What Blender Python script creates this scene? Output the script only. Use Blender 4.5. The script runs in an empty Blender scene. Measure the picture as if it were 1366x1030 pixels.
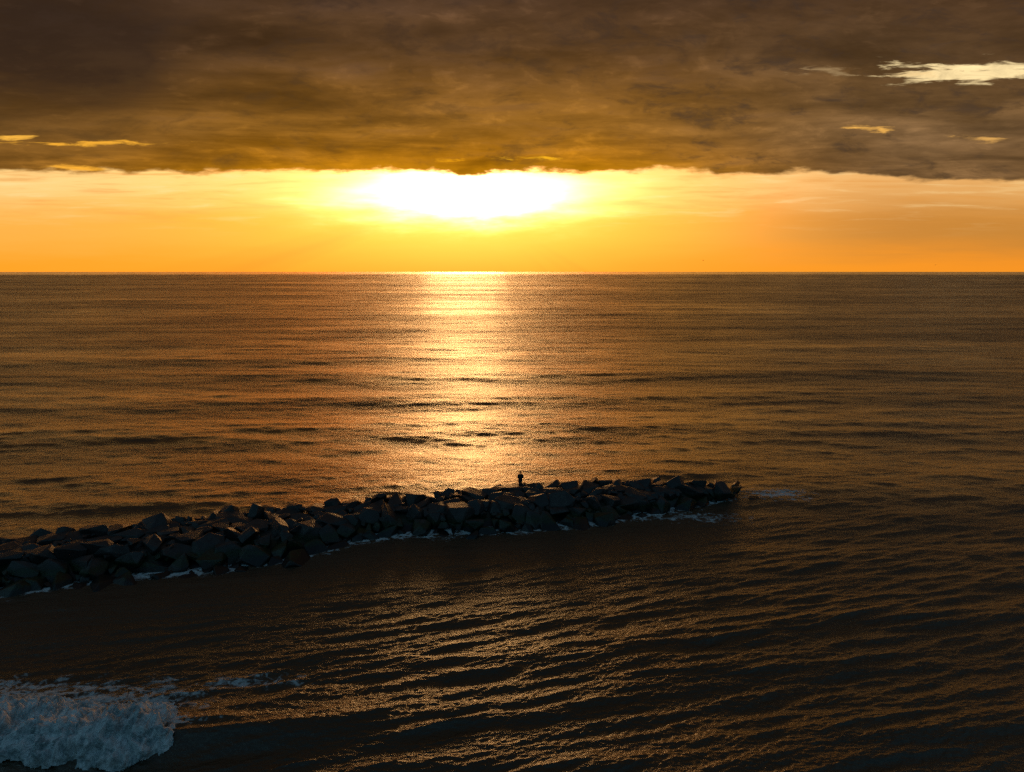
import bpy, bmesh, math, random
import numpy as np
from mathutils import Vector, Matrix, Euler

random.seed(7)
rng = np.random.default_rng(11)
R = math.radians
scene = bpy.context.scene
COL = scene.collection

# ------------------------------------------------------------------ camera
CAM_H = 28.0
FPX = 911.0                      # focal length in photo pixels (24 mm equivalent)
PITCH = math.atan((515 - 362.6) / FPX)
cam_d = bpy.data.cameras.new('camera')
cam = bpy.data.objects.new('camera', cam_d)
COL.objects.link(cam)
cam.location = (0, 0, CAM_H)
cam.rotation_euler = (math.pi / 2 - PITCH, 0, 0)
cam_d.sensor_width = 36.0
cam_d.lens = 36.0 * FPX / 1366.0
cam_d.clip_start = 0.5
cam_d.clip_end = 400000.0
scene.camera = cam


def ray(px, py):
    """Direction of a photo pixel in the world."""
    x = (px - 683.0) / FPX
    y = (515.0 - py) / FPX
    c, s = math.cos(PITCH), math.sin(PITCH)
    return Vector((x, c + y * s, -s + y * c))


def at_z(px, py, z):
    d = ray(px, py)
    t = (z - CAM_H) / d.z
    return Vector((d.x * t, d.y * t, z))


def azel(px, py):
    d = ray(px, py).normalized()
    return math.degrees(math.atan2(d.x, d.y)), math.degrees(math.atan2(d.z, d.y))


SUN_AZ = azel(618, 262)[0]
SUN_EL = math.degrees(math.asin(ray(618, 262).normalized().z))

# ------------------------------------------------------------------ sky
world = bpy.data.worlds.new('World')
scene.world = world
world.use_nodes = True
wt = world.node_tree
wt.nodes.clear()


class S:
    """A shader socket with arithmetic."""
    def __init__(self, nt, sock):
        self.nt, self.s = nt, sock

    def _m(self, op, b=None, c=None, swap=False):
        n = self.nt.nodes.new('ShaderNodeMath')
        n.operation = op
        ins = [self, b, c]
        if swap:
            ins = [b, self, c]
        for i, v in enumerate(ins):
            if v is None:
                continue
            if isinstance(v, S):
                self.nt.links.new(v.s, n.inputs[i])
            else:
                n.inputs[i].default_value = float(v)
        return S(self.nt, n.outputs[0])

    def __add__(self, b): return self._m('ADD', b)
    def __radd__(self, b): return self._m('ADD', b)
    def __sub__(self, b): return self._m('SUBTRACT', b)
    def __rsub__(self, b): return self._m('SUBTRACT', b, swap=True)
    def __mul__(self, b): return self._m('MULTIPLY', b)
    def __rmul__(self, b): return self._m('MULTIPLY', b)
    def __truediv__(self, b): return self._m('DIVIDE', b)
    def __pow__(self, b): return self._m('POWER', b)
    def abs(self): return self._m('ABSOLUTE')
    def max(self, b): return self._m('MAXIMUM', b)
    def min(self, b): return self._m('MINIMUM', b)
    def exp(self): return self._m('EXPONENT')
    def sqrt(self): return self._m('SQRT')
    def asin(self): return self._m('ARCSINE')
    def atan2(self, b): return self._m('ARCTAN2', b)
    def clamp(self): return self.max(0.0).min(1.0)


def ss(a, b, x):
    """smoothstep from a to b (a may exceed b)."""
    n = x.nt.nodes.new('ShaderNodeMapRange')
    n.interpolation_type = 'SMOOTHSTEP'
    flip = False
    if not isinstance(a, S) and not isinstance(b, S) and a > b:
        a, b, flip = b, a, True
    for i, v in ((0, x), (1, a), (2, b)):
        if isinstance(v, S):
            x.nt.links.new(v.s, n.inputs[i])
        else:
            n.inputs[i].default_value = float(v)
    n.inputs[3].default_value = 1.0 if flip else 0.0
    n.inputs[4].default_value = 0.0 if flip else 1.0
    return S(x.nt, n.outputs[0])


def vec(nt, x, y, z=0.0):
    n = nt.nodes.new('ShaderNodeCombineXYZ')
    for i, v in enumerate((x, y, z)):
        if isinstance(v, S):
            nt.links.new(v.s, n.inputs[i])
        else:
            n.inputs[i].default_value = float(v)
    return S(nt, n.outputs[0])


def sep(v):
    n = v.nt.nodes.new('ShaderNodeSeparateXYZ')
    v.nt.links.new(v.s, n.inputs[0])
    return [S(v.nt, n.outputs[i]) for i in range(3)]


def noise(v, scale=1.0, detail=4.0, rough=0.55, dist=0.0, color=False):
    n = v.nt.nodes.new('ShaderNodeTexNoise')
    v.nt.links.new(v.s, n.inputs['Vector'])
    n.inputs['Scale'].default_value = scale
    n.inputs['Detail'].default_value = detail
    n.inputs['Roughness'].default_value = rough
    n.inputs['Distortion'].default_value = dist
    return S(v.nt, n.outputs['Color' if color else 'Fac'])


def col(nt, rgb):
    n = nt.nodes.new('ShaderNodeRGB')
    n.outputs[0].default_value = (*rgb, 1)
    return S(nt, n.outputs[0])


def mixc(nt, f, a, b, mode='MIX'):
    n = nt.nodes.new('ShaderNodeMix')
    n.data_type = 'RGBA'
    n.blend_type = mode
    n.clamp_result = False
    for i, v in ((0, f), (6, a), (7, b)):
        if isinstance(v, S):
            nt.links.new(v.s, n.inputs[i])
        elif i == 0:
            n.inputs[i].default_value = float(v)
        else:
            n.inputs[i].default_value = (*v, 1)
    return S(nt, n.outputs[2])


def scalec(nt, c, f):
    n = nt.nodes.new('ShaderNodeVectorMath')
    n.operation = 'SCALE'
    if isinstance(c, S):
        nt.links.new(c.s, n.inputs[0])
    else:
        n.inputs[0].default_value = c
    if isinstance(f, S):
        nt.links.new(f.s, n.inputs[3])
    else:
        n.inputs[3].default_value = f
    return S(nt, n.outputs[0])


def addc(nt, a, b):
    n = nt.nodes.new('ShaderNodeVectorMath')
    n.operation = 'ADD'
    nt.links.new(a.s, n.inputs[0])
    nt.links.new(b.s, n.inputs[1])
    return S(nt, n.outputs[0])


def srgb(r, g, b):
    f = lambda c: (c / 255 / 12.92) if c <= 10 else ((c / 255 + .055) / 1.055) ** 2.4
    return (f(r), f(g), f(b))


def build_sky():
    nt = wt
    tc = nt.nodes.new('ShaderNodeTexCoord')
    D = S(nt, tc.outputs['Generated'])
    dx, dy, dz = sep(D)
    # height measured square to the shore: the deck is a flat layer with a straight far edge, so it is level along x
    el = dz.atan2(dy.max(0.05)) * (180 / math.pi)
    elt = dz.max(-1.0).min(1.0).asin() * (180 / math.pi)
    az = dx.atan2(dy) * (180 / math.pi)          # 0 = straight out to sea, right positive
    da = az - SUN_AZ
    de = el - SUN_EL

    # physically based clear sky behind the clouds
    sk = nt.nodes.new('ShaderNodeTexSky')
    sk.sky_type = 'NISHITA'
    sk.sun_disc = False
    sk.sun_elevation = R(SUN_EL)
    sk.sun_rotation = R(SUN_AZ)
    sk.altitude = 0
    sk.air_density = 1.0
    sk.dust_density = 2.5
    sk.ozone_density = 2.0
    clear = scalec(nt, S(nt, sk.outputs[0]), 0.05)

    # hazy sunset air in the gap between the sea and the cloud deck
    zen = azel(683, 236)[1]
    h = (el / zen).clamp()
    side = ss(6, 34, da.abs())
    low = mixc(nt, ss(4, 42, da), srgb(255, 163, 38), srgb(246, 148, 36))
    mid = mixc(nt, side, srgb(255, 172, 40), srgb(255, 176, 70))
    mid = mixc(nt, ss(14, 34, da), mid, srgb(200, 132, 52))
    top = mixc(nt, side, srgb(255, 214, 110), srgb(255, 210, 132))
    top = mixc(nt, ss(12, 36, da), top, srgb(232, 172, 98))
    wisp_v = vec(nt, az * 0.09, el * 0.8, 2.3)
    wisp = noise(wisp_v, 1.0, 6, 0.6, 0.4)
    hh = (h + (wisp - 0.5) * 0.35).clamp()
    gap = mixc(nt, ss(0.0, 0.45, hh), low, mid)
    gap = mixc(nt, ss(0.5, 1.0, hh), gap, top)
    # thin streaks of cirrus
    w2 = noise(vec(nt, az * 0.16, el * 1.6, 7.1), 1.0, 6, 0.58, 0.3)
    up = ss(2.5, 6.5, el)
    gap = mixc(nt, ss(0.48, 0.68, w2) * up * 0.55, gap, srgb(222, 150, 66))
    gap = mixc(nt, ss(0.48, 0.28, w2) * up * 0.45, gap, srgb(255, 226, 160))
    # light shafts fanning down from the sun
    ang = da.atan2(de * -1.0)
    rays = noise(vec(nt, ang * 2.6, 0.0, 5.0), 1.0, 3, 0.6)
    rd = (da * da + de * de).sqrt()
    rm = ss(0.50, 0.70, rays) * ss(4, 12, rd) * ss(34, 15, rd) * ss(0.5, -1.0, de)
    gap = mixc(nt, rm * 0.6, gap, srgb(226, 128, 30))
    gap = mixc(nt, (ss(20, 4, da) * ss(-34, -6, da) * 0.75 + ss(14, 4, da) * 0.25) * ss(1.05, 0.45, h), gap, mixc(nt, 1.0, gap, (1.9, 1.04, 1.0), 'MULTIPLY'))
    gap = addc(nt, gap, scalec(nt, clear, 0.10))
    # aureole
    wob = noise(vec(nt, az * 0.20, el * 0.9, 3.0), 1.0, 5, 0.6)
    wz_ = noise(vec(nt, az * 0.12, el * 0.8, 6.0), 1.0, 3, 0.5)
    dw = da + (wz_ - 0.5) * 5.0
    ew = de - 0.25 + (wob - 0.5) * 2.2
    q1 = dw * dw * (1 / 5.0 ** 2) + ew * ew * (1 / 1.15 ** 2)
    g1 = (q1 * -0.5).exp()
    q2 = da * da * (1 / 11.0 ** 2) + de * de * (1 / 3.3 ** 2)
    g2 = (q2 * -0.5).exp()
    g1 = g1 * (wob * 1.2 + 0.4)
    gap = addc(nt, gap, scalec(nt, (1.0, 0.60, 0.23), g1 * 13.0))
    gap = addc(nt, gap, scalec(nt, (2.0, 0.36, 0.03), g2 * 0.95))

    # ---- cloud deck: a flat layer seen in perspective
    zz = dz.max(0.02) + 0.035
    P = vec(nt, dx / zz, dy / zz, 0.0)
    wrp = noise(P, 0.55, 3, 0.5, 0.0, color=True)
    wx, wy, wz = sep(wrp)
    Pw = vec(nt, dx / zz * 0.62 + (wx - 0.5) * 1.1, dy / zz + (wy - 0.5) * 1.3, 1.7)
    n1 = noise(Pw, 0.85, 7, 0.60, 0.25)
    n2 = noise(vec(nt, dx / zz * 0.45, dy / zz * 1.0 + (wx - 0.5) * 0.8, 9.0), 2.1, 6, 0.62, 0.3)
    n3 = noise(vec(nt, az * 0.10, el * 0.34 + (wy - 0.5) * 0.8, 4.0), 1.0, 7, 0.6, 0.5)
    lum = (n1 - 0.5) * 1.15 + (n2 - 0.5) * 0.75 + (n3 - 0.5) * 0.9
    e0 = srgb(172, 110, 12)
    e1 = srgb(138, 92, 30)
    e2 = srgb(84, 58, 33)
    e3 = srgb(54, 38, 28)
    e4 = srgb(66, 52, 44)
    eln = el + (n3 - 0.5) * 4.0
    dk = mixc(nt, ss(8.0, 11.5, eln), e0, e1)
    dk = mixc(nt, ss(10.5, 17.5, eln), dk, e2)
    dk = mixc(nt, ss(16.5, 23.0, eln), dk, e3)
    dk = mixc(nt, ss(24.0, 50.0, el), dk, e4)
    # away from the sun the deck greys
    sgrey = ss(9, 34, da) * ss(22, 9, el)
    dk = mixc(nt, sgrey * 0.85, dk, srgb(108, 84, 58))
    lgrey = ss(-12, -36, da) * ss(20, 10, el)
    dk = mixc(nt, lgrey * 0.7, dk, srgb(122, 86, 42))
    gain = (lum * 2.3).exp()
    dk = scalec(nt, dk, gain)
    # dark heavy rolls
    roll = ss(0.54, 0.68, n2 * 0.45 + n1 * 0.55)
    dk = mixc(nt, roll * 0.6, dk, srgb(70, 52, 42))
    ax, ey = azel(70, 62)
    blob = (((az - ax) * (az - ax) * (1 / 6.0 ** 2) + (el - ey) * (el - ey) * (1 / 3.6 ** 2)) * -0.5).exp()
    dk = mixc(nt, (blob * (n3 * 2.6 + 0.0)).clamp() * 0.85, dk, srgb(50, 36, 27))

    # ragged scud below the deck
    f1 = noise(vec(nt, az * 0.17 - el * 0.10 + (wx - 0.5) * 0.9, el * 0.46 + az * 0.05, 33.0), 1.0, 8, 0.63, 0.5)
    f2 = noise(vec(nt, az * 0.42 - el * 0.30, el * 1.15 + az * 0.12 + (wy - 0.5), 37.0), 1.0, 6, 0.62, 0.6)
    scud = ss(0.49, 0.64, f1 * 0.72 + f2 * 0.28)
    dk = mixc(nt, scud * 0.55, dk, mixc(nt, ss(10, 20, el), srgb(88, 62, 30), srgb(58, 43, 34)))
    dk = mixc(nt, ss(0.47, 0.34, f1 * 0.6 + f2 * 0.4) * 0.5, dk, scalec(nt, dk, 1.75))
    dk = mixc(nt, ss(0.50, 0.70, f2 * 0.6 + f1 * 0.4) * ss(0, 25, da) * 0.6, dk, srgb(66, 54, 46))
    # bright breaks in the deck
    bn_ = noise(vec(nt, az * 0.42, el * 2.4 + (wx - 0.5) * 0.8, 21.0), 1.0, 6, 0.6, 0.5)

    def brk(px, py, wpx, hpx, c, g=0.34, thr=0.70, soft=0.20):
        a0, e_0 = azel(px, py)
        a1 = abs(azel(px + wpx, py)[0] - a0)
        h1 = abs(azel(px, py - hpx)[1] - e_0)
        q = ((az - a0) / a1)
        r = ((el - e_0) / h1)
        m = ((q * q + r * r) * -0.7).exp()
        return ss(thr, thr + soft, m * g + bn_) * ss(0.04, 0.3, m), scalec(nt, c, f2 * 1.5 + 0.35)
    breaks = [
        brk(1300, 96, 135, 14, srgb(255, 226, 166), 0.46),
        brk(1215, 97, 50, 7, srgb(235, 200, 140)),
        brk(1165, 172, 45, 6, srgb(240, 178, 84)),
        brk(1310, 184, 40, 6, srgb(214, 160, 84)),
        brk(120, 191, 105, 5, srgb(240, 170, 52)),
        brk(10, 184, 40, 4, srgb(240, 176, 66)),
        brk(715, 212, 50, 4, srgb(244, 176, 30)),
        brk(600, 213, 30, 3, srgb(236, 160, 20)),
        brk(1110, 95, 60, 7, srgb(150, 122, 84)),
        brk(100, 224, 60, 5, srgb(250, 176, 56)),
    ]
    for m, c in breaks:
        dk = mixc(nt, m * 0.9, dk, c)

    # ---- lower edge of the deck
    ed = noise(vec(nt, az * 0.13, 0.0, 12.0), 1.0, 3, 0.5)
    ed2 = noise(vec(nt, az * 0.38, el * 1.1, 13.0), 1.0, 6, 0.55)
    e_c = azel(600, 230)[1]
    edge = (ed - 0.5) * 1.7 + (ed2 - 0.5) * 1.5 + e_c
    edge = edge - ss(22, 38, az) * 0.9
    dm = ss(-0.16, 0.30, el - edge)
    # golden rim where the sun shines through the thin edge
    rim = ss(1.1, 0.0, el - edge) * ss(30, 4, da.abs())
    dk = mixc(nt, rim * 0.55, dk, srgb(214, 142, 14))
    # behind the viewer the deck breaks up and the blue evening sky shows
    back = ss(0.55, -0.15, dy + (n1 - 0.5) * 0.4)
    bcl = mixc(nt, ss(0.42, 0.6, n1), scalec(nt, clear, 0.8), srgb(84, 116, 126))
    bcl = mixc(nt, 1.0, scalec(nt, bcl, ss(0, 55, elt) * 2.0 + 0.15), (0.80, 1.0, 1.06), 'MULTIPLY')
    deck = mixc(nt, back, dk, bcl)
    sky = mixc(nt, dm, gap, deck)
    sky_b = mixc(nt, ss(0.2, -0.3, dy), sky, bcl)
    bg = nt.nodes.new('ShaderNodeBackground')
    bg.inputs[1].default_value = 1.0
    nt.links.new(sky_b.s, bg.inputs[0])
    out = nt.nodes.new('ShaderNodeOutputWorld')
    nt.links.new(bg.outputs[0], out.inputs[0])
    world.cycles.sampling_method = 'MANUAL'
    world.cycles.sample_map_resolution = 1024


build_sky()

# ------------------------------------------------------------------ sun (low, veiled by cloud)
sd = bpy.data.lights.new('sun', 'SUN')
sd.energy = 0.12
sd.angle = R(7)
sd.color = (1.0, 0.52, 0.19)
sun = bpy.data.objects.new('sun', sd)
COL.objects.link(sun)
sdir = Vector((math.sin(R(SUN_AZ)) * math.cos(R(SUN_EL)), math.cos(R(SUN_AZ)) * math.cos(R(SUN_EL)), math.sin(R(SUN_EL))))
sun.rotation_euler = sdir.to_track_quat('Z', 'Y').to_euler()
sun.location = sdir * 300

scene.view_settings.view_transform = 'Standard'
scene.view_settings.look = 'None'
scene.view_settings.exposure = 0.0
scene.view_settings.gamma = 1.0
scene.view_settings.use_curve_mapping = False
scene.cycles.use_denoising = False
scene.cycles.max_bounces = 6
scene.cycles.glossy_bounces = 4
scene.cycles.sample_clamp_indirect = 4.0


# ------------------------------------------------------------------ helpers
def tag(o, label=None, cat=None, group=None, kind=None):
    if label: o['label'] = label
    if cat: o['category'] = cat
    if group: o['group'] = group
    if kind: o['kind'] = kind
    return o


def mat(name):
    m = bpy.data.materials.new(name)
    m.use_nodes = True
    nt = m.node_tree
    nt.nodes.clear()
    out = nt.nodes.new('ShaderNodeOutputMaterial')
    return m, nt, out


def principled(nt, **kw):
    p = nt.nodes.new('ShaderNodeBsdfPrincipled')
    for k, v in kw.items():
        s = p.inputs[k.replace('_', ' ')]
        if isinstance(v, S):
            nt.links.new(v.s, s)
        elif isinstance(v, tuple):
            s.default_value = (*v, 1)
        else:
            s.default_value = v
    return p


def attr(nt, name):
    n = nt.nodes.new('ShaderNodeAttribute')
    n.attribute_name = name
    return S(nt, n.outputs['Fac'])


def position(nt):
    n = nt.nodes.new('ShaderNodeNewGeometry')
    return S(nt, n.outputs['Position'])


def grid_mesh(name, X, Y, Z, wrap=False):
    """Mesh from 2-D arrays of coordinates."""
    nr, nc = X.shape
    me = bpy.data.meshes.new(name)
    co = np.stack([X, Y, Z], -1).reshape(-1, 3).astype(np.float32)
    i = np.arange(nr * nc).reshape(nr, nc)
    if wrap:
        i = np.concatenate([i, i[:, :1]], 1)
    a, b, c, d = i[:-1, :-1], i[:-1, 1:], i[1:, 1:], i[1:, :-1]
    f = np.stack([a, b, c, d], -1).reshape(-1, 4)
    me.vertices.add(len(co))
    me.vertices.foreach_set('co', co.ravel())
    me.loops.add(f.size)
    me.loops.foreach_set('vertex_index', f.ravel().astype(np.int32))
    me.polygons.add(len(f))
    me.polygons.foreach_set('loop_start', np.arange(0, f.size, 4, dtype=np.int32))
    me.polygons.foreach_set('use_smooth', np.ones(len(f), bool))
    me.update(calc_edges=True)
    return me


def add_attr(me, name, arr):
    a = me.attributes.new(name, 'FLOAT', 'POINT')
    a.data.foreach_set('value', np.ascontiguousarray(arr, np.float32).ravel())


def npss(a, b, x):
    t = np.clip((x - a) / (b - a), 0, 1)
    return t * t * (3 - 2 * t)


def vnoise(x, y, seed=0):
    """2-D value noise in 0..1."""
    xi, yi = np.floor(x).astype(np.int64), np.floor(y).astype(np.int64)
    xf, yf = x - xi, y - yi
    u, v = xf * xf * (3 - 2 * xf), yf * yf * (3 - 2 * yf)

    def h(a, b):
        n = (a * 374761393 + b * 668265263 + seed * 974711) & 0xFFFFFFFF
        n = ((n ^ (n >> 13)) * 1274126177) & 0xFFFFFFFF
        return ((n ^ (n >> 16)) & 0xFFFF) / 65535.0
    return (h(xi, yi) * (1 - u) + h(xi + 1, yi) * u) * (1 - v) + (h(xi, yi + 1) * (1 - u) + h(xi + 1, yi + 1) * u) * v


def fbm(x, y, seed=0, octv=5, gain=0.5):
    s, a, t = 0, 1.0, 0
    for o in range(octv):
        s = s + a * vnoise(x * 2 ** o + 17.3 * o, y * 2 ** o - 9.1 * o, seed + o)
        t += a
        a *= gain
    return s / t


# ------------------------------------------------------------------ jetty outline (from the waterline and the skyline of the stones)
WX = [-220, 0, 100, 200, 300, 400, 450, 500, 560, 640, 700, 800, 870, 900, 960, 985]
WY = [812, 788, 780, 767, 757, 742, 728, 716, 711, 708, 706, 699, 687, 680, 671, 664]
BX = [-220, 0, 100, 200, 300, 400, 500, 600, 693, 800, 850, 900, 940, 965, 985]
BY = [735, 717, 706, 698, 683, 676, 665, 658, 647, 643, 642, 643, 644, 650, 658]
TX = [-220, 600, 850, 930, 960, 985]
TZ = [2.0, 2.1, 2.1, 1.9, 1.5, 0.6]


def jetty_section(u):
    """Near waterline, crest front, crest back of the jetty in the direction of photo column u."""
    tz = float(np.interp(u, TX, TZ))
    w = at_z(u, float(np.interp(u, WX, WY)), 0.0)
    b = at_z(u, float(np.interp(u, BX, BY)), tz)
    g = Vector((b.x - w.x, b.y - w.y, 0))
    if g.length < 2.2:
        g = g.normalized() * 2.2 if g.length > 1e-4 else Vector((0, 2.2, 0))
        b = Vector((w.x + g.x, w.y + g.y, tz))
    f = Vector((w.x + g.x * 0.42, w.y + g.y * 0.42, tz * 0.93))
    gn = g.normalized()
    return w, f, b, gn, tz


def jetty_surface(u, t):
    """t: -0.25 under water on the near side, 0 waterline, 0.4 crest front, 1 crest back, 1.4 far waterline."""
    w, f, b, gn, tz = jetty_section(u)
    if t < 0:
        d = (w - f)
        return w + d * (-t / 0.4)
    if t < 0.4:
        return w.lerp(f, t / 0.4)
    if t <= 1.0:
        return f.lerp(b, (t - 0.4) / 0.6)
    e = Vector((b.x + gn.x * 3.2, b.y + gn.y * 3.2, 0.0))
    return b.lerp(e, (t - 1.0) / 0.4)


near_line = np.array([[*jetty_section(u)[0][:2]] for u in np.linspace(-220, 985, 160)])
back_line = np.array([[*jetty_surface(u, 1.4)[:2]] for u in np.linspace(-220, 985, 160)])
TIP = np.array([*jetty_surface(985, 0.5)[:2]])

# ------------------------------------------------------------------ sea
NLX = near_line[:, 0]
order = np.argsort(NLX)


def near_dist(x, y):
    """Distance to the near waterline in front of the jetty (positive on the viewer's side)."""
    yl = np.interp(x, NLX[order], near_line[order, 1])
    return yl - y


def make_waves(n, l0, l1, slope, mean, spread, seed):
    r = np.random.default_rng(seed)
    lam = np.exp(r.uniform(math.log(l0), math.log(l1), n))
    th = R(mean) + np.clip(r.normal(0, R(spread), n), -R(spread * 2.4), R(spread * 2.4))
    k = 2 * math.pi / lam
    a = slope * math.sqrt(2.0 / n) / k * r.uniform(0.6, 1.35, n)
    return [(k[i], math.sin(th[i]), -math.cos(th[i]), a[i], r.uniform(0, 6.283), lam[i]) for i in range(n)]


OFF_W = make_waves(9, 22, 60, 0.022, 4, 9, 1) + make_waves(34, 4, 14, 0.044, -2, 13, 2) + make_waves(50, 1.4, 4, 0.048, -3, 18, 3) + make_waves(40, 0.5, 1.4, 0.030, 0, 34, 4)
NEAR_W = make_waves(7, 9, 16, 0.026, 14, 8, 5) + make_waves(24, 2.2, 7, 0.070, 15, 9, 6) + make_waves(48, 0.65, 2.2, 0.15, 15, 12, 7) + make_waves(40, 0.28, 0.65, 0.13, 13, 22, 8)

# breaking wave: crest line through the foot of the white water
BRK = [at_z(-420, 975, 0.5), at_z(-200, 968, 0.5), at_z(0, 975, 0.6), at_z(130, 985, 0.6), at_z(250, 972, 0.6),
       at_z(400, 966, 0.4), at_z(600, 950, 0.3), at_z(900, 925, 0.2), at_z(1300, 900, 0.2)]
BRX = np.array([p.x for p in BRK])
BRY = np.array([p.y for p in BRK])
BRA = np.array([0.9, 1.0, 1.05, 1.0, 0.80, 0.32, 0.12, 0.04, 0.02])


def breaker(x, y):
    yc = np.interp(x, BRX, BRY)
    # smooth the polyline
    for dx in (-1.2, 1.2):
        yc = yc + np.interp(x + dx, BRX, BRY)
    yc = yc / 3
    a = np.interp(x, BRX, BRA)
    d = y - yc                       # positive = seaward
    front = np.exp(-(np.minimum(d, 0) / 1.15) ** 2)
    backp = np.exp(-(np.maximum(d, 0) / 3.0) ** 2)
    trough = -0.22 * np.exp(-((d + 3.2) / 1.5) ** 2) - 0.1 * np.exp(-((d - 6.5) / 2.5) ** 2)
    return a * (front * backp + trough), d, a


def masks(x, y):
    nd = near_dist(x, y)
    right = npss(TIP[0] - 6, TIP[0] + 26, x)
    inshore = npss(-6, 10, nd)                     # viewer's side of the jetty line
    lee = npss(-1, 2, nd) * npss(26, 6, nd) * (1 - right)
    off = (1 - inshore) + inshore * (0.30 + 0.45 * right)
    near = inshore * (1 - 0.62 * lee) * (1 - 0.25 * right)
    return off, near, lee


def sea_height(x, y, dr):
    """Displacement of the sea at (x, y) for a sheet with cell size dr: dx, dy, z and the variance of the slopes left out."""
    off, near, lee = masks(x, y)
    gx = np.zeros_like(x); gy = np.zeros_like(x); z = np.zeros_like(x); var = np.zeros_like(x)
    gust = 0.72 + 0.56 * fbm(x / 34, y / 60, 40, 3)
    gust_far = 0.6 + 0.8 * fbm(x / 260, y / 190, 60, 3)
    gf3 = gust_far ** 0.3
    f32 = np.float32
    x, y = x.astype(f32), y.astype(f32)
    m1 = [((off * gf3).astype(f32), (off * gust_far).astype(f32), (off * gust * gust_far).astype(f32), (off * gust * gust_far * (1 + 0.35 * lee)).astype(f32)),
          ((near * gf3).astype(f32), (near * gust_far).astype(f32), (near * gust * gust_far).astype(f32), (near * gust * gust_far * (1 + 0.35 * lee)).astype(f32))]
    gx, gy, z, var, dr = (q_.astype(f32) for q_ in (gx, gy, z, var, dr))
    for W, mm in ((OFF_W, m1[0]), (NEAR_W, m1[1])):
        for k, sx, sy, a, ph, lam in W:
            w = npss(1.6, 3.6, lam / (dr * (0.35 + abs(sy) * 0.65)))
            amp = f32(a) * (mm[0] if lam > 20 else mm[1] if lam > 8 else mm[2] if lam > 1.2 else mm[3])
            var += (amp * k) ** 2 * 0.5 * (1 - w * w)
            rows = np.where(w.max(1) > 0)[0]
            if len(rows) == 0:
                continue
            sl = slice(rows[0], rows[-1] + 1)
            p = f32(k * sx) * x[sl] + f32(k * sy) * y[sl] + f32(ph)
            A = (amp * w)[sl]
            c, s = np.cos(p), np.sin(p)
            z[sl] += A * c
            A *= s
            gx[sl] -= f32(0.75 * sx) * A
            gy[sl] -= f32(0.75 * sy) * A
    bz, d, ba = breaker(x, y)
    z = z + bz
    return gx, gy, z, var


def noise_free_foam(x, y, z):
    """How much foam lies on the water (0..1), before it is broken up."""
    nd = near_dist(x, y)
    xr = npss(TIP[0] - 1.0, TIP[0] + 1.5, x)
    inx = npss(near_line[:, 0].min(), near_line[:, 0].min() + 2, x)
    wob = fbm(x / 5.5, y / 5.5, 80, 3)
    width = 1.2 + 6.0 * np.clip(wob - 0.3, 0, 1) + 1.2 * npss(-26, -12, x) * npss(4, -8, x)
    f = npss(1.0, 0.0, nd / np.maximum(width, 0.2)) * npss(-4.5, -3, nd) * (1 - xr) * inx * 0.86
    # wash streaming off the tip
    p = at_z(1035, 661, 0)
    q = ((x - p.x) / 5.2) ** 2 + ((y - p.y) / 2.6) ** 2
    f = np.maximum(f, 0.80 * np.exp(-q))
    p = at_z(930, 690, 0)
    q = ((x - p.x) / 7.5) ** 2 + ((y - p.y) / 2.2) ** 2
    f = np.maximum(f, 0.62 * np.exp(-q))
    # lace behind the breaker
    bz, d, ba = breaker(x, y)
    xe = at_z(300, 930, 0).x
    lace = npss(-0.4, 0.6, d) * npss(8.5, 4.5, d + 3.5 * (fbm(x / 3.0, y / 3.0, 90, 3) - 0.5)) * npss(xe + 2.5, xe - 5.0, x + 0.55 * (d - 4))
    f = np.maximum(f, 0.74 * lace)
    p = at_z(330, 910, 0)
    q = ((x - p.x) / 4.2) ** 2 + ((y - p.y) / 0.9) ** 2
    f = np.maximum(f, 0.78 * np.exp(-q))
    return f


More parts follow.
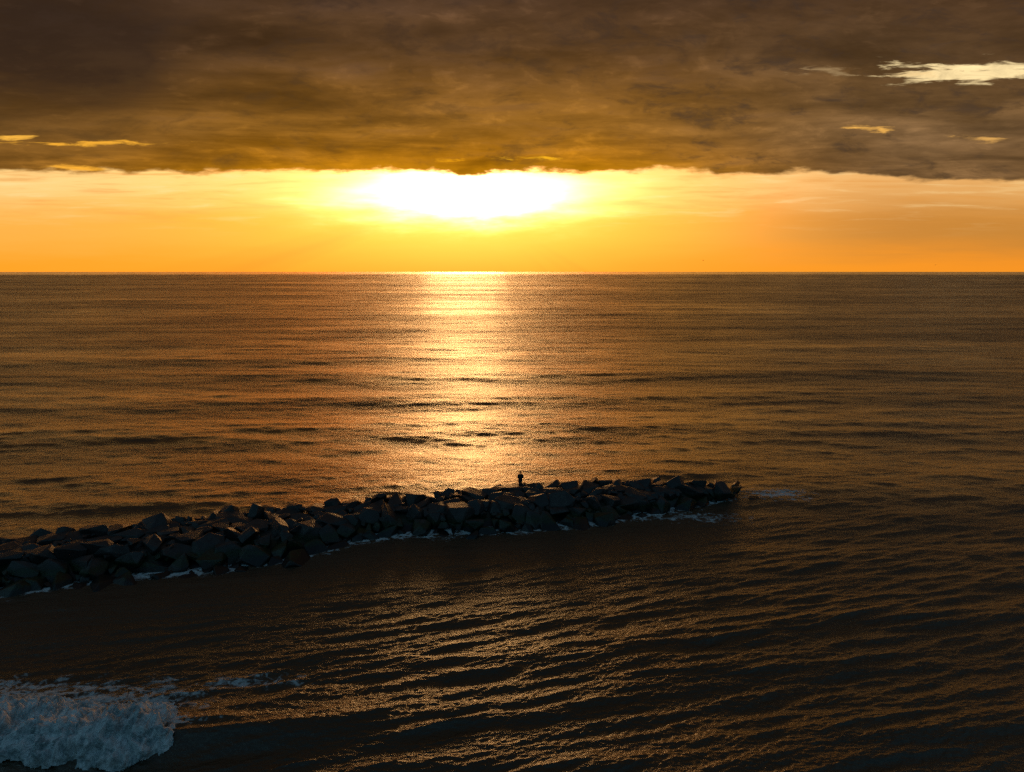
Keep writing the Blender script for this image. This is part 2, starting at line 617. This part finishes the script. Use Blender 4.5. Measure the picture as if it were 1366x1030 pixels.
def build_sea():
    H = CAM_H
    q = np.linspace(1 / 23.0, 1 / 16000.0, 1080)
    r_in = np.array([0.5, 3, 6, 9, 12, 14.5, 17, 19, 21])
    r = np.concatenate([r_in, 1 / q, [22000, 34000, 60000, 110000, 200000]])
    azs = np.radians(np.concatenate([np.linspace(-43, 43, 1040), np.linspace(43, 317, 70)[1:-1]]))
    RR, AA = np.meshgrid(r, azs, indexing='ij')
    X, Y = RR * np.sin(AA), RR * np.cos(AA)
    dr = np.gradient(r)[:, None] * np.ones_like(X)
    dr = np.maximum(dr, RR * R(0.083))
    dr[:, 1040:] = np.maximum(dr[:, 1040:], RR[:, 1040:] * R(4))
    gx, gy, Z, var = sea_height(X, Y, dr)
    me = grid_mesh('sea_water', X + gx, Y + gy, Z, wrap=True)
    add_attr(me, 'slope_var', var)
    F = np.zeros_like(X)
    sel = r < 140
    F[sel] = noise_free_foam(X[sel], Y[sel], Z[sel])
    add_attr(me, 'foam', F)
    add_attr(me, 'lee', masks(X, Y)[2])
    me.flip_normals()
    o = bpy.data.objects.new('sea_water', me)
    COL.objects.link(o)
    tag(o, kind='structure')

    m, nt, out = mat('sea_water')
    P = position(nt)
    px, py, pz = sep(P)
    sv = attr(nt, 'slope_var')
    foam = attr(nt, 'foam')
    # wind streaks: world-size patches of rougher and calmer water
    st = noise(vec(nt, px * 0.30, py, 3.0), 0.030, 7, 0.68)
    st2 = noise(vec(nt, px * 0.22, py, 8.0), 0.0045, 6, 0.66)
    mod = ((st - 0.5) * 2.6 + (st2 - 0.5) * 3.0)
    lee = attr(nt, 'lee')
    rad = (px * px + py * py).sqrt()
    alpha = (sv * 2.0 + lee * 0.014 + 0.0015 + ss(60, 220, rad) * 0.0015).sqrt() * (mod * 0.7).exp()
    alpha = alpha * (1.0 - ss(6000, 9500, rad) * 0.62)
    # fine ripples
    rp = noise(vec(nt, px * 0.62 + py * 0.12, py - px * 0.15, 0.0), 3.6, 5, 0.62, 0.2)
    rp2 = noise(vec(nt, px * 0.5 - py * 0.05, py, 4.0), 1.25, 4, 0.6, 0.2)
    b = nt.nodes.new('ShaderNodeBump')
    b.inputs['Strength'].default_value = 1.0
    b.inputs['Distance'].default_value = 1.0
    nt.links.new((rp * 0.085 + rp2 * 0.12).s, b.inputs['Height'])
    bn = S(nt, b.outputs[0])
    # slow tilts of the surface, which survive far out as streaks
    t1 = noise(vec(nt, px * 0.16, py, 1.0), 0.06, 8, 0.74)
    t2 = noise(vec(nt, px * 0.22 + py * 0.03, py - px * 0.05, 6.0), 0.42, 4, 0.66, 0.15)
    tn = nt.nodes.new('ShaderNodeVectorMath'); tn.operation = 'ADD'
    nt.links.new(bn.s, tn.inputs[0])
    nt.links.new(vec(nt, (t2 - 0.5) * 0.12, (t1 - 0.5) * 0.5 + (t2 - 0.5) * 0.5, 0.0).s, tn.inputs[1])
    nn = nt.nodes.new('ShaderNodeVectorMath'); nn.operation = 'NORMALIZE'
    nt.links.new(tn.outputs[0], nn.inputs[0])
    rough = alpha.min(0.42).max(0.03).sqrt()
    pw = principled(nt, Base_Color=(0.065, 0.045, 0.026), Roughness=rough, IOR=1.55)
    nt.links.new(nn.outputs[0], pw.inputs['Normal'])
    # foam lace
    v1 = nt.nodes.new('ShaderNodeTexVoronoi'); v1.feature = 'DISTANCE_TO_EDGE'
    wv = noise(P, 1.1, 4, 0.6, 0, color=True)
    wn = nt.nodes.new('ShaderNodeVectorMath'); wn.operation = 'ADD'
    nt.links.new(P.s, wn.inputs[0]); nt.links.new(scalec(nt, wv, 1.6).s, wn.inputs[1])
    nt.links.new(wn.outputs[0], v1.inputs['Vector'])
    v1.inputs['Scale'].default_value = 1.15
    lace = ss(0.26, 0.0, S(nt, v1.outputs['Distance']))
    fn = noise(vec(nt, px * 0.55, py, pz), 1.3, 8, 0.66, 0.5)
    fine = noise(vec(nt, px * 0.7, py, pz), 9.0, 4, 0.6)
    amt = foam * 0.78 + (fn - 0.5) * 2.0 + (lace - 0.5) * 0.28 + (fine - 0.5) * 0.35
    fm = ss(0.40, 0.80, amt) * ss(0.02, 0.2, foam)
    fb = nt.nodes.new('ShaderNodeBump')
    fb.inputs['Strength'].default_value = 0.8
    fb.inputs['Distance'].default_value = 0.12
    nt.links.new((fn + fine * 0.4).s, fb.inputs['Height'])
    pf = principled(nt, Base_Color=(0.62, 0.68, 0.70), Roughness=0.7, Specular_IOR_Level=0.0)
    nt.links.new(fb.outputs[0], pf.inputs['Normal'])
    mx = nt.nodes.new('ShaderNodeMixShader')
    nt.links.new((fm * 0.9).s, mx.inputs[0])
    nt.links.new(pw.outputs[0], mx.inputs[1])
    nt.links.new(pf.outputs[0], mx.inputs[2])
    nt.links.new(mx.outputs[0], out.inputs[0])
    me.materials.append(m)
    return o


build_sea()


# ------------------------------------------------------------------ white water of the breaking wave
def build_foam():
    x0, x1 = at_z(-330, 1000, 0).x, at_z(275, 950, 0).x
    y0, y1 = 33.0, 49.0
    nx, ny = int((x1 - x0) / 0.065), int((y1 - y0) / 0.065)
    X, Y = np.meshgrid(np.linspace(x0, x1, nx), np.linspace(y0, y1, ny))
    gx, gy, Z, var = sea_height(X, Y, np.full_like(X, 0.12))
    bz, d, a = breaker(X, Y)
    xe = at_z(262, 968, 0).x
    # thickness of the white water: thick roller on the front, thinning out behind
    wob = fbm(X / 1.6, Y / 1.6, 5, 4) - 0.5
    dd = d + wob * 1.3
    th = npss(-2.3, -1.0, dd) * npss(4.8, 0.4, dd)
    th = th * npss(xe + 0.2, xe - 2.4, X + 0.35 * np.maximum(d, 0) + wob * 1.2)
    bil = 0
    for s, w, sd_ in ((1.1, 0.42, 3), (0.55, 0.36, 13), (0.27, 0.26, 23), (0.14, 0.12, 33)):
        n = vnoise(X / s, Y / s * 0.85, sd_) * 2 - 1
        bil = bil + w * (1 - np.abs(n)) if s > 0.15 else bil + w * (0.5 + 0.5 * n)
    thick = th * 0.30 - 0.20 * (1 - th)
    F = Z + thick
    BX_, BY_ = X + gx, Y + gy
    zs = Z + 0.5 * th
    gyy, gxx = np.gradient(zs, 0.065, 0.065)
    for _ in range(3):
        gxx[1:-1, 1:-1] = (gxx[:-2, 1:-1] + gxx[2:, 1:-1] + gxx[1:-1, :-2] + gxx[1:-1, 2:]) / 4
        gyy[1:-1, 1:-1] = (gyy[:-2, 1:-1] + gyy[2:, 1:-1] + gyy[1:-1, :-2] + gyy[1:-1, 2:]) / 4
    ln = np.sqrt(gxx ** 2 + gyy ** 2 + 0.6)
    dsp = th ** 0.7 * (bil - 0.5) * 1.7
    me = grid_mesh('white_water', BX_ - gxx / ln * dsp, BY_ - gyy / ln * dsp, F + 0.77 / ln * dsp)
    # drop the faces that lie under the sea
    bm = bmesh.new(); bm.from_mesh(me)
    low = (thick < -0.1).ravel()
    bm.verts.ensure_lookup_table()
    bmesh.ops.delete(bm, geom=[bm.verts[i] for i in np.where(low)[0]], context='VERTS')
    bm.to_mesh(me); bm.free()
    for p in me.polygons:
        p.use_smooth = True
    o = bpy.data.objects.new('white_water', me)
    COL.objects.link(o)
    tag(o, 'churning blue white foam of the wave breaking at the lower left', 'foam', kind='stuff')
    m, nt, out = mat('white_water')
    P = position(nt)
    f1 = noise(P, 7.0, 5, 0.65, 0.3)
    f2 = noise(P, 1.6, 4, 0.6, 0.4)
    c = mixc(nt, ss(0.36, 0.6, f2 * 0.6 + f1 * 0.4), (0.26, 0.34, 0.36), (0.80, 0.84, 0.85))
    b = nt.nodes.new('ShaderNodeBump')
    b.inputs['Strength'].default_value = 0.9
    b.inputs['Distance'].default_value = 0.08
    nt.links.new(f1.s, b.inputs['Height'])
    p = principled(nt, Base_Color=c, Roughness=0.65, Specular_IOR_Level=0.0)
    nt.links.new(b.outputs[0], p.inputs['Normal'])
    nt.links.new(p.outputs[0], out.inputs[0])
    me.materials.append(m)


build_foam()


# ------------------------------------------------------------------ jetty of boulders
def rock_material():
    m, nt, out = mat('jetty_stone')
    P = position(nt)
    px, py, pz = sep(P)
    oi = nt.nodes.new('ShaderNodeObjectInfo')
    rnd = S(nt, oi.outputs['Random'])
    n1 = noise(P, 1.1, 6, 0.62, 0.3)
    n2 = noise(P, 7.0, 5, 0.65)
    tone = ss(0.3, 0.7, n1 * 0.6 + n2 * 0.4)
    dry = mixc(nt, tone, (0.014, 0.014, 0.014), (0.062, 0.059, 0.057))
    dry = mixc(nt, rnd * 0.55, dry, (0.024, 0.022, 0.021))
    hgt = pz + (n1 - 0.5) * 1.3
    algae = mixc(nt, ss(0.4, 0.62, n2), (0.006, 0.012, 0.003), (0.018, 0.036, 0.008))
    c = mixc(nt, ss(1.35, 0.75, hgt), dry, algae)
    c = mixc(nt, ss(0.62, 0.25, hgt), c, (0.006, 0.007, 0.006))
    wet = ss(1.1, 0.3, hgt)
    rough = wet * -0.12 + 0.48 + (n2 - 0.5) * 0.3
    b = nt.nodes.new('ShaderNodeBump')
    b.inputs['Strength'].default_value = 0.7
    b.inputs['Distance'].default_value = 0.12
    nt.links.new((n1 * 0.8 + n2 * 0.35).s, b.inputs['Height'])
    p = principled(nt, Base_Color=c, Roughness=rough)
    nt.links.new(b.outputs[0], p.inputs['Normal'])
    nt.links.new(p.outputs[0], out.inputs[0])
    return m


ROCK_MAT = rock_material()


def rock_mesh(seed):
    r = random.Random(seed)
    bm = bmesh.new()
    pw = r.choice((3.0, 4.0, 5.5))
    for i in range(r.randint(13, 18)):
        v = Vector((r.gauss(0, 1), r.gauss(0, 1), r.gauss(0, 1))).normalized()
        l = (abs(v.x) ** pw + abs(v.y) ** pw + abs(v.z) ** pw) ** (1 / pw)
        v = v / l * r.uniform(0.84, 1.06)
        bm.verts.new(v)
    bmesh.ops.convex_hull(bm, input=bm.verts[:])
    for v in [v for v in bm.verts if not v.link_faces]:
        bm.verts.remove(v)
    bmesh.ops.dissolve_limit(bm, angle_limit=R(14), verts=bm.verts[:], edges=bm.edges[:])
    bmesh.ops.bevel(bm, geom=bm.edges[:], offset=0.055, segments=1, affect='EDGES', clamp_overlap=True)
    bmesh.ops.triangulate(bm, faces=[f for f in bm.faces if len(f.verts) > 4])
    bmesh.ops.recalc_face_normals(bm, faces=bm.faces[:])
    me = bpy.data.meshes.new('boulder')
    bm.to_mesh(me); bm.free()
    me.materials.append(ROCK_MAT)
    return me


ROCKS = [rock_mesh(100 + i) for i in range(22)]


def surface_frame(u, t):
    p = jetty_surface(u, t)
    a = jetty_surface(u + 6, t) - jetty_surface(u - 6, t)
    b = jetty_surface(u, min(t + 0.04, 1.4)) - jetty_surface(u, t - 0.04)
    n = a.cross(b).normalized()
    if n.z < 0:
        n = -n
    return p, n, a.normalized()


def build_jetty():
    root = bpy.data.objects.new('rock_jetty', None)
    base = at_z(690, 680, 0.0)
    root.location = base
    COL.objects.link(root)
    tag(root, 'long dark jetty of piled boulders running out into the sea', 'jetty')

    rr = random.Random(5)
    placed = []
    cell = {}

    def free(p, r, f):
        ci = (int(p.x // 3), int(p.y // 3))
        for i in (-1, 0, 1):
            for j in (-1, 0, 1):
                for q, qr in cell.get((ci[0] + i, ci[1] + j), ()):
                    if (q - p).length < (r + qr) * f:
                        return False
        return True

    def put(p, r):
        cell.setdefault((int(p.x // 3), int(p.y // 3)), []).append((p, r))

    # area-weighted candidates
    us = np.linspace(-215, 984, 500)
    lens = np.array([(jetty_surface(u + 1, 0.5) - jetty_surface(u - 1, 0.5)).length for u in us])
    cdf = np.cumsum(lens) / lens.sum()
    passes = [(2600, 1.2, 1.85, 0.60), (5200, 0.8, 1.2, 0.62), (5200, 0.5, 0.8, 0.62), (4200, 0.34, 0.5, 0.62)]
    for k, (tries, r0, r1, f) in enumerate(passes):
        for _ in range(tries):
            u = float(np.interp(rr.random(), cdf, us))
            t = rr.uniform(-0.12, 1.22)
            if u > 955:
                t = rr.uniform(-0.05, 1.1)
            p, n, al = surface_frame(u, t)
            r = rr.uniform(r0, r1)
            if u > 940: r *= 0.85
            if not free(p, r, f):
                continue
            put(p, r)
            crest = 0.42 < t < 0.98
            tilt = 7 if crest and u < 420 else (13 if crest else 30)
            nn = (n + Vector((rr.gauss(0, 1), rr.gauss(0, 1), 0)) * math.tan(R(tilt)) * 0.55).normalized()
            flat = rr.uniform(0.40, 0.62) if crest else rr.uniform(0.5, 0.85)
            if crest and u < 420:
                flat = rr.uniform(0.26, 0.42)
            sx, sy, sz = r * rr.uniform(1.0, 1.25), r * rr.uniform(0.72, 0.98), r * flat
            if t >= 0.93 and rr.random() < 0.45 and u < 940:      # stones standing up along the seaward edge
                sz *= 1.45; sx *= 0.85
            ang = rr.uniform(0, math.pi)
            if crest and rr.random() < 0.6:
                ang = rr.gauss(0, 0.35)
            xax = (al - nn * al.dot(nn)).normalized()
            yax = nn.cross(xax)
            rot = Matrix((xax, yax, nn)).transposed() @ Matrix.Rotation(ang, 3, 'Z')
            sink = sz * (0.75 if crest else 0.45)
            off = rr.uniform(-0.16, 0.16) + (-0.06, -0.14, -0.16, -0.14)[k]
            c = p + nn * (off) - nn * sink + Vector((0, 0, 0))
            placed.append((c, rot, (sx, sy, sz), r, rr.randrange(len(ROCKS)), t, u))
    # how large each stone shows in the photograph
    camp = Vector((0, 0, CAM_H))

    def shown(q):
        c, rot, s, r, mi, t, u = q
        a = s[0] * s[1] / (c - camp).length_squared
        if t > 1.05: a *= 0.15
        if c.z + s[2] < 0.1: a *= 0.1
        if u < -20: a *= 0.1
        return a
    placed.sort(key=shown, reverse=True)
    bm = bmesh.new()
    n_obj = 0
    for i, (c, rot, s, r, mi, t, u) in enumerate(placed):
        M = Matrix.Translation(c - base) @ rot.to_4x4() @ Matrix.Diagonal((*s, 1))
        if i < 298:
            o = bpy.data.objects.new('boulder', ROCKS[mi])
            COL.objects.link(o)
            o.parent = root
            o.matrix_local = M
            n_obj += 1
        else:
            tmp = bmesh.new(); tmp.from_mesh(ROCKS[mi]); tmp.transform(M)
            me = bpy.data.meshes.new('t'); tmp.to_mesh(me); tmp.free()
            bm.from_mesh(me); bpy.data.meshes.remove(me)
    me = bpy.data.meshes.new('small_boulders')
    bm.to_mesh(me); bm.free()
    me.materials.append(ROCK_MAT)
    o = bpy.data.objects.new('small_boulders', me); COL.objects.link(o); o.parent = root
    tag(o, kind='stuff')
    # packed core under the stones
    us = np.linspace(-220, 985, 150)
    ts = np.linspace(-0.25, 1.5, 22)
    X = np.zeros((len(us), len(ts))); Y = X.copy(); Z = X.copy()
    for i, u in enumerate(us):
        for j, t in enumerate(ts):
            p = jetty_surface(float(u), float(t))
            X[i, j], Y[i, j] = p.x - base.x, p.y - base.y
            Z[i, j] = p.z - 0.75 - 1.6 * float(npss(900, 975, np.float64(u))) + 0.35 * (vnoise(np.array([p.x * 1.3]), np.array([p.y * 1.3]), 3)[0] - 0.5)
    me = grid_mesh('rubble_core', X, Y, Z)
    me.materials.append(ROCK_MAT)
    o = bpy.data.objects.new('rubble_core', me); COL.objects.link(o); o.parent = root
    print('rocks placed', len(placed), 'objects', n_obj)
    return root, placed


jetty, placed = build_jetty()

# lone stone awash off the tip
p = at_z(1006, 666, 0.0)
o = bpy.data.objects.new('rock', ROCKS[3])
COL.objects.link(o)
o.location = (p.x, p.y, -0.12)
o.scale = (0.95, 0.6, 0.42)
o.rotation_euler = (0.1, 0.05, 0.3)
tag(o, 'small dark rock awash in the foam just off the tip of the jetty', 'rock')


# ------------------------------------------------------------------ person on the jetty
def cloth_mat(name, c, rough=0.8):
    m, nt, out = mat(name)
    P = position(nt)
    n = noise(P, 14.0, 4, 0.6)
    cc = mixc(nt, ss(0.3, 0.7, n), tuple(v * 0.75 for v in c), tuple(v * 1.2 for v in c))
    b = nt.nodes.new('ShaderNodeBump')
    b.inputs['Strength'].default_value = 0.4
    b.inputs['Distance'].default_value = 0.02
    nt.links.new(n.s, b.inputs['Height'])
    pr = principled(nt, Base_Color=cc, Roughness=rough)
    nt.links.new(b.outputs[0], pr.inputs['Normal'])
    nt.links.new(pr.outputs[0], out.inputs[0])
    return m


def skin_obj(name, verts, edges, radii, material, parent, root_i=0, lev=2):
    me = bpy.data.meshes.new(name)
    me.from_pydata(verts, edges, [])
    o = bpy.data.objects.new(name, me)
    COL.objects.link(o)
    o.parent = parent
    sm = o.modifiers.new('skin', 'SKIN')
    me.skin_vertices.new() if not me.skin_vertices else None
    sv = me.skin_vertices[0].data
    for i, r_ in enumerate(radii):
        sv[i].radius = r_ if isinstance(r_, tuple) else (r_, r_)
        sv[i].use_root = (i == root_i)
    sm.use_smooth_shade = True
    sub = o.modifiers.new('subdivision', 'SUBSURF')
    sub.levels = lev; sub.render_levels = lev
    me.materials.append(material)
    return o


def build_person(foot, rz):
    root = bpy.data.objects.new('person', None)
    COL.objects.link(root)
    root.location = foot
    root.rotation_euler = (0, 0, rz)
    tag(root, 'person in long dark coat standing alone on the jetty, facing out to sea', 'person')
    skin = cloth_mat('skin', (0.30, 0.18, 0.13), 0.5)
    jk = cloth_mat('dark_jacket', (0.018, 0.018, 0.02))
    tr = cloth_mat('dark_trousers', (0.02, 0.021, 0.026))
    hr = cloth_mat('dark_hair', (0.02, 0.014, 0.01), 0.5)
    sh = cloth_mat('dark_shoes', (0.015, 0.014, 0.013), 0.6)
    def loft(bm, rings, n=14):
        """Tube through (centre, radius x, radius y) rings, each ring square to the path."""
        prev = None
        pts = [Vector(r_[0]) for r_ in rings]
        for i, (c, rx, ry) in enumerate(rings):
            d = (pts[min(i + 1, len(pts) - 1)] - pts[max(i - 1, 0)]).normalized()
            ax = (Vector((1, 0, 0)) - d * d.x)
            ax = ax.normalized() if ax.length > 0.2 else Vector((0, 0, 1)).cross(d).normalized()
            ay = d.cross(ax)
            ring = [bm.verts.new(Vector(c) + ax * rx * math.cos(k * 2 * math.pi / n) + ay * ry * math.sin(k * 2 * math.pi / n)) for k in range(n)]
            if prev:
                for k in range(n):
                    bm.faces.new((prev[k], prev[(k + 1) % n], ring[(k + 1) % n], ring[k]))
            else:
                bm.faces.new(ring[::-1])
            prev = ring
        bm.faces.new(prev)

    def fuse(name, bm, material, parent, vox):
        bmesh.ops.recalc_face_normals(bm, faces=bm.faces[:])
        me = bpy.data.meshes.new(name); bm.to_mesh(me); bm.free()
        o = bpy.data.objects.new(name, me); COL.objects.link(o); o.parent = parent
        rm = o.modifiers.new('remesh', 'REMESH'); rm.mode = 'VOXEL'; rm.voxel_size = vox; rm.use_smooth_shade = True
        sm = o.modifiers.new('smooth', 'SMOOTH'); sm.factor = 0.5; sm.iterations = 2
        me.materials.append(material)
        return o
    # body, facing +Y (out to sea)
    bm = bmesh.new()
    loft(bm, [((0, 0, 0.86), 0.15, 0.11), ((0, 0, 1.0), 0.15, 0.115), ((0, 0, 1.15), 0.14, 0.105), ((0, 0, 1.32), 0.17, 0.115),
              ((0, 0, 1.43), 0.16, 0.10), ((0, -0.005, 1.48), 0.08, 0.07), ((0, 0, 1.55), 0.056, 0.06), ((0, 0.012, 1.585), 0.06, 0.075),
              ((0, 0.02, 1.62), 0.072, 0.092), ((0, 0.016, 1.67), 0.080, 0.100), ((0, 0.01, 1.72), 0.076, 0.096), ((0, 0.006, 1.76), 0.055, 0.07), ((0, 0.004, 1.78), 0.02, 0.03)])
    loft(bm, [((0, 0.10, 1.675), 0.012, 0.012), ((0, 0.118, 1.65), 0.016, 0.014), ((0, 0.125, 1.632), 0.018, 0.016), ((0, 0.105, 1.622), 0.014, 0.01)], 8)   # nose
    loft(bm, [((-0.03, 0.103, 1.598), 0.008, 0.008), ((0, 0.112, 1.598), 0.010, 0.010), ((0.03, 0.103, 1.598), 0.008, 0.008)], 8)                      # lips
    for s in (-1, 1):
        loft(bm, [((0.074 * s, 0.0, 1.69), 0.012, 0.02), ((0.088 * s, -0.005, 1.665), 0.012, 0.022), ((0.078 * s, 0.005, 1.63), 0.01, 0.014)], 8)      # ears
        loft(bm, [((0.085 * s, 0, 0.9), 0.09, 0.095), ((0.092 * s, 0.01, 0.7), 0.078, 0.085), ((0.098 * s, 0.02, 0.5), 0.056, 0.06),
                  ((0.104 * s, 0, 0.36), 0.056, 0.062), ((0.108 * s, -0.015, 0.1), 0.038, 0.042), ((0.11 * s, -0.01, 0.05), 0.04, 0.045)])
        loft(bm, [((0.11 * s, -0.05, 0.04), 0.032, 0.03), ((0.116 * s, 0.03, 0.045), 0.038, 0.035), ((0.13 * s, 0.14, 0.03), 0.04, 0.02)], 10)           # feet
        loft(bm, [((0.14 * s, -0.005, 1.41), 0.06, 0.06), ((0.215 * s, -0.02, 1.35), 0.055, 0.055), ((0.28 * s, -0.05, 1.2), 0.048, 0.048),
                  ((0.315 * s, -0.06, 1.1), 0.042, 0.042), ((0.28 * s, 0.03, 1.01), 0.040, 0.040), ((0.225 * s, 0.125, 0.935), 0.028, 0.030)], 10)
        # hand: palm, four fingers and a thumb slipping into the pocket
        loft(bm, [((0.225 * s, 0.125, 0.935), 0.026, 0.026), ((0.205 * s, 0.15, 0.90), 0.018, 0.040), ((0.195 * s, 0.163, 0.865), 0.016, 0.040)], 10)
        for q_, ln in ((-0.03, 0.06), (-0.010, 0.075), (0.010, 0.07), (0.03, 0.055)):
            loft(bm, [((0.195 * s + q_ * 0.3, 0.163 + q_, 0.87), 0.010, 0.010), ((0.19 * s + q_ * 0.3, 0.168 + q_, 0.87 - ln * 0.6), 0.009, 0.009), ((0.18 * s + q_ * 0.3, 0.166 + q_, 0.87 - ln), 0.007, 0.007)], 6)
        loft(bm, [((0.205 * s, 0.175, 0.905), 0.012, 0.012), ((0.185 * s, 0.20, 0.885), 0.011, 0.011), ((0.175 * s, 0.205, 0.86), 0.008, 0.008)], 6)
    fuse('body', bm, skin, root, 0.011)
    bm = bmesh.new()
    loft(bm, [((0, 0, 0.84), 0.17, 0.125), ((0, 0, 1.02), 0.165, 0.13)])
    for s in (-1, 1):
        loft(bm, [((0.085 * s, 0, 0.92), 0.10, 0.11), ((0.094 * s, 0.01, 0.7), 0.10, 0.105), ((0.10 * s, 0.02, 0.5), 0.088, 0.095),
                  ((0.105 * s, 0.0, 0.3), 0.085, 0.095), ((0.11 * s, -0.01, 0.07), 0.085, 0.095)])
    fuse('trousers', bm, tr, root, 0.02)
    # long loose coat, arms bent, hands at the pockets
    bm = bmesh.new()
    loft(bm, [((0, 0, 0.44), 0.24, 0.195), ((0, 0, 0.75), 0.255, 0.19), ((0, 0, 1.0), 0.25, 0.175), ((0, 0, 1.25), 0.255, 0.165),
              ((0, -0.01, 1.40), 0.235, 0.145), ((0, -0.01, 1.47), 0.17, 0.125), ((0, -0.01, 1.53), 0.105, 0.105), ((0, -0.01, 1.58), 0.09, 0.095)], 18)
    for s in (-1, 1):
        loft(bm, [((0.14 * s, -0.005, 1.40), 0.09, 0.09), ((0.22 * s, -0.02, 1.35), 0.092, 0.092), ((0.285 * s, -0.05, 1.22), 0.088, 0.088),
                  ((0.325 * s, -0.06, 1.10), 0.084, 0.084), ((0.29 * s, 0.02, 1.01), 0.08, 0.08), ((0.235 * s, 0.115, 0.945), 0.062, 0.062)])
    jo = fuse('coat', bm, jk, root, 0.02)
    bm = bmesh.new()                                                      # collar and hood lying on the shoulders
    loft(bm, [((-0.10, -0.02, 1.56), 0.03, 0.04), ((-0.085, -0.085, 1.555), 0.04, 0.05), ((0, -0.125, 1.54), 0.05, 0.06), ((0.085, -0.085, 1.555), 0.04, 0.05), ((0.10, -0.02, 1.56), 0.03, 0.04)], 10)
    fuse('hood', bm, jk, jo, 0.014)
    bm = bmesh.new()                                                      # short hair
    loft(bm, [((0, -0.035, 1.62), 0.072, 0.06), ((0, -0.028, 1.67), 0.090, 0.088), ((0, -0.008, 1.73), 0.090, 0.104), ((0, 0.0, 1.775), 0.068, 0.082), ((0, 0, 1.80), 0.03, 0.04)])
    fuse('hair', bm, hr, root, 0.013)
    for s in (-1, 1):
        bm = bmesh.new()
        loft(bm, [((0.108 * s, -0.085, 0.045), 0.035, 0.04), ((0.11 * s, -0.04, 0.055), 0.05, 0.055), ((0.117 * s, 0.05, 0.05), 0.052, 0.05), ((0.13 * s, 0.14, 0.035), 0.055, 0.035), ((0.135 * s, 0.19, 0.03), 0.03, 0.025)], 12)
        fuse('shoe', bm, sh, root, 0.013)
    return root


# the person stands on the highest stone under his column of the picture
fp = at_z(694, 644, 2.15)
from mathutils.bvhtree import BVHTree
bpy.context.view_layer.update()
best = None
allv, allf = [], []
for ob in jetty.children:
    if (ob.matrix_world.translation - fp).length < 6 or ob.name.startswith(('small', 'rubble')):
        M = ob.matrix_world
        off = len(allv)
        allv += [M @ v.co for v in ob.data.vertices]
        allf += [[off + i for i in pl.vertices] for pl in ob.data.polygons]
bvh = BVHTree.FromPolygons(allv, allf)


def top_at(x, y):
    h = bvh.ray_cast(Vector((x, y, 20)), Vector((0, 0, -1)))
    return h[0].z if h[0] else 0.0


cands = []
for dx in np.linspace(-0.4, 0.4, 5):
    for dy in np.linspace(-1.6, 0.6, 12):
        zs = [top_at(fp.x + dx + sx * 0.13, fp.y + dy + yy) for sx in (-1, 1) for yy in (0.0, 0.14)]
        cands.append((max(zs) - min(zs) - 0.25 * min(zs) + abs(dx) * 0.3, dx, dy, min(zs), max(zs)))
cands.sort()
_, dx, dy, z0, z1 = cands[0]
print('person stands at z', z0, z1)
build_person(Vector((fp.x + dx, fp.y + dy, z0 * 0.5 + z1 * 0.5 - 0.005)), R(5))


# ------------------------------------------------------------------ gulls far out
def build_gull(px, py, dist, rz, bank, label):
    root = bpy.data.objects.new('gull', None)
    COL.objects.link(root)
    d = ray(px, py).normalized()
    root.location = Vector((0, 0, CAM_H)) + d * dist
    root.rotation_euler = (0, bank, rz)
    tag(root, label, 'bird', 'gulls over the horizon')
    gm = cloth_mat('gull_feathers', (0.16, 0.16, 0.17), 0.7)
    skin_obj('body', [(0, -0.24, 0.01), (0, -0.05, 0), (0, 0.12, 0.01), (0, 0.22, 0.04), (0, 0.30, 0.03)], [(0, 1), (1, 2), (2, 3), (3, 4)],
             [(0.03, 0.025), (0.075, 0.07), (0.065, 0.06), (0.045, 0.045), (0.012, 0.012)], gm, root, 1)
    for s in (-1, 1):
        prof = [(0.03, 0.12, -0.08, 0.03), (0.25, 0.15, -0.06, 0.15), (0.42, 0.12, -0.05, 0.16), (0.60, 0.03, -0.08, 0.10), (0.70, -0.08, -0.10, 0.04)]
        vs, fs = [], []
        for x, ya, yb, z in prof:
            vs += [(x * s, ya, z), (x * s, (ya + yb) / 2, z + 0.018), (x * s, yb, z), (x * s, (ya + yb) / 2, z - 0.012)]
        for i in range(len(prof) - 1):
            for j in range(4):
                a, b = i * 4 + j, i * 4 + (j + 1) % 4
                fs.append((a, b, b + 4, a + 4))
        e = (len(prof) - 1) * 4
        fs += [(0, 3, 2, 1), (e, e + 1, e + 2, e + 3)]
        me = bpy.data.meshes.new('wing'); me.from_pydata(vs, [], fs); me.update()
        w = bpy.data.objects.new('wing', me); COL.objects.link(w); w.parent = root
        me.materials.append(gm)
    me = bpy.data.meshes.new('tail')
    me.from_pydata([(-0.03, -0.2, 0.02), (0.03, -0.2, 0.02), (0.08, -0.38, 0.02), (-0.08, -0.38, 0.02),
                    (-0.03, -0.2, 0.0), (0.03, -0.2, 0.0), (0.08, -0.38, 0.01), (-0.08, -0.38, 0.01)], [],
                   [(0, 1, 2, 3), (7, 6, 5, 4), (0, 4, 5, 1), (1, 5, 6, 2), (2, 6, 7, 3), (3, 7, 4, 0)])
    me.update(); me.materials.append(gm)
    t = bpy.data.objects.new('tail', me); COL.objects.link(t); t.parent = root


build_gull(938, 347.5, 330, R(70), R(18), 'tiny distant gull in the orange sky, the one nearer the sun')
build_gull(1248, 353.5, 330, R(-40), R(-12), 'tiny distant gull low over the horizon at the far right')
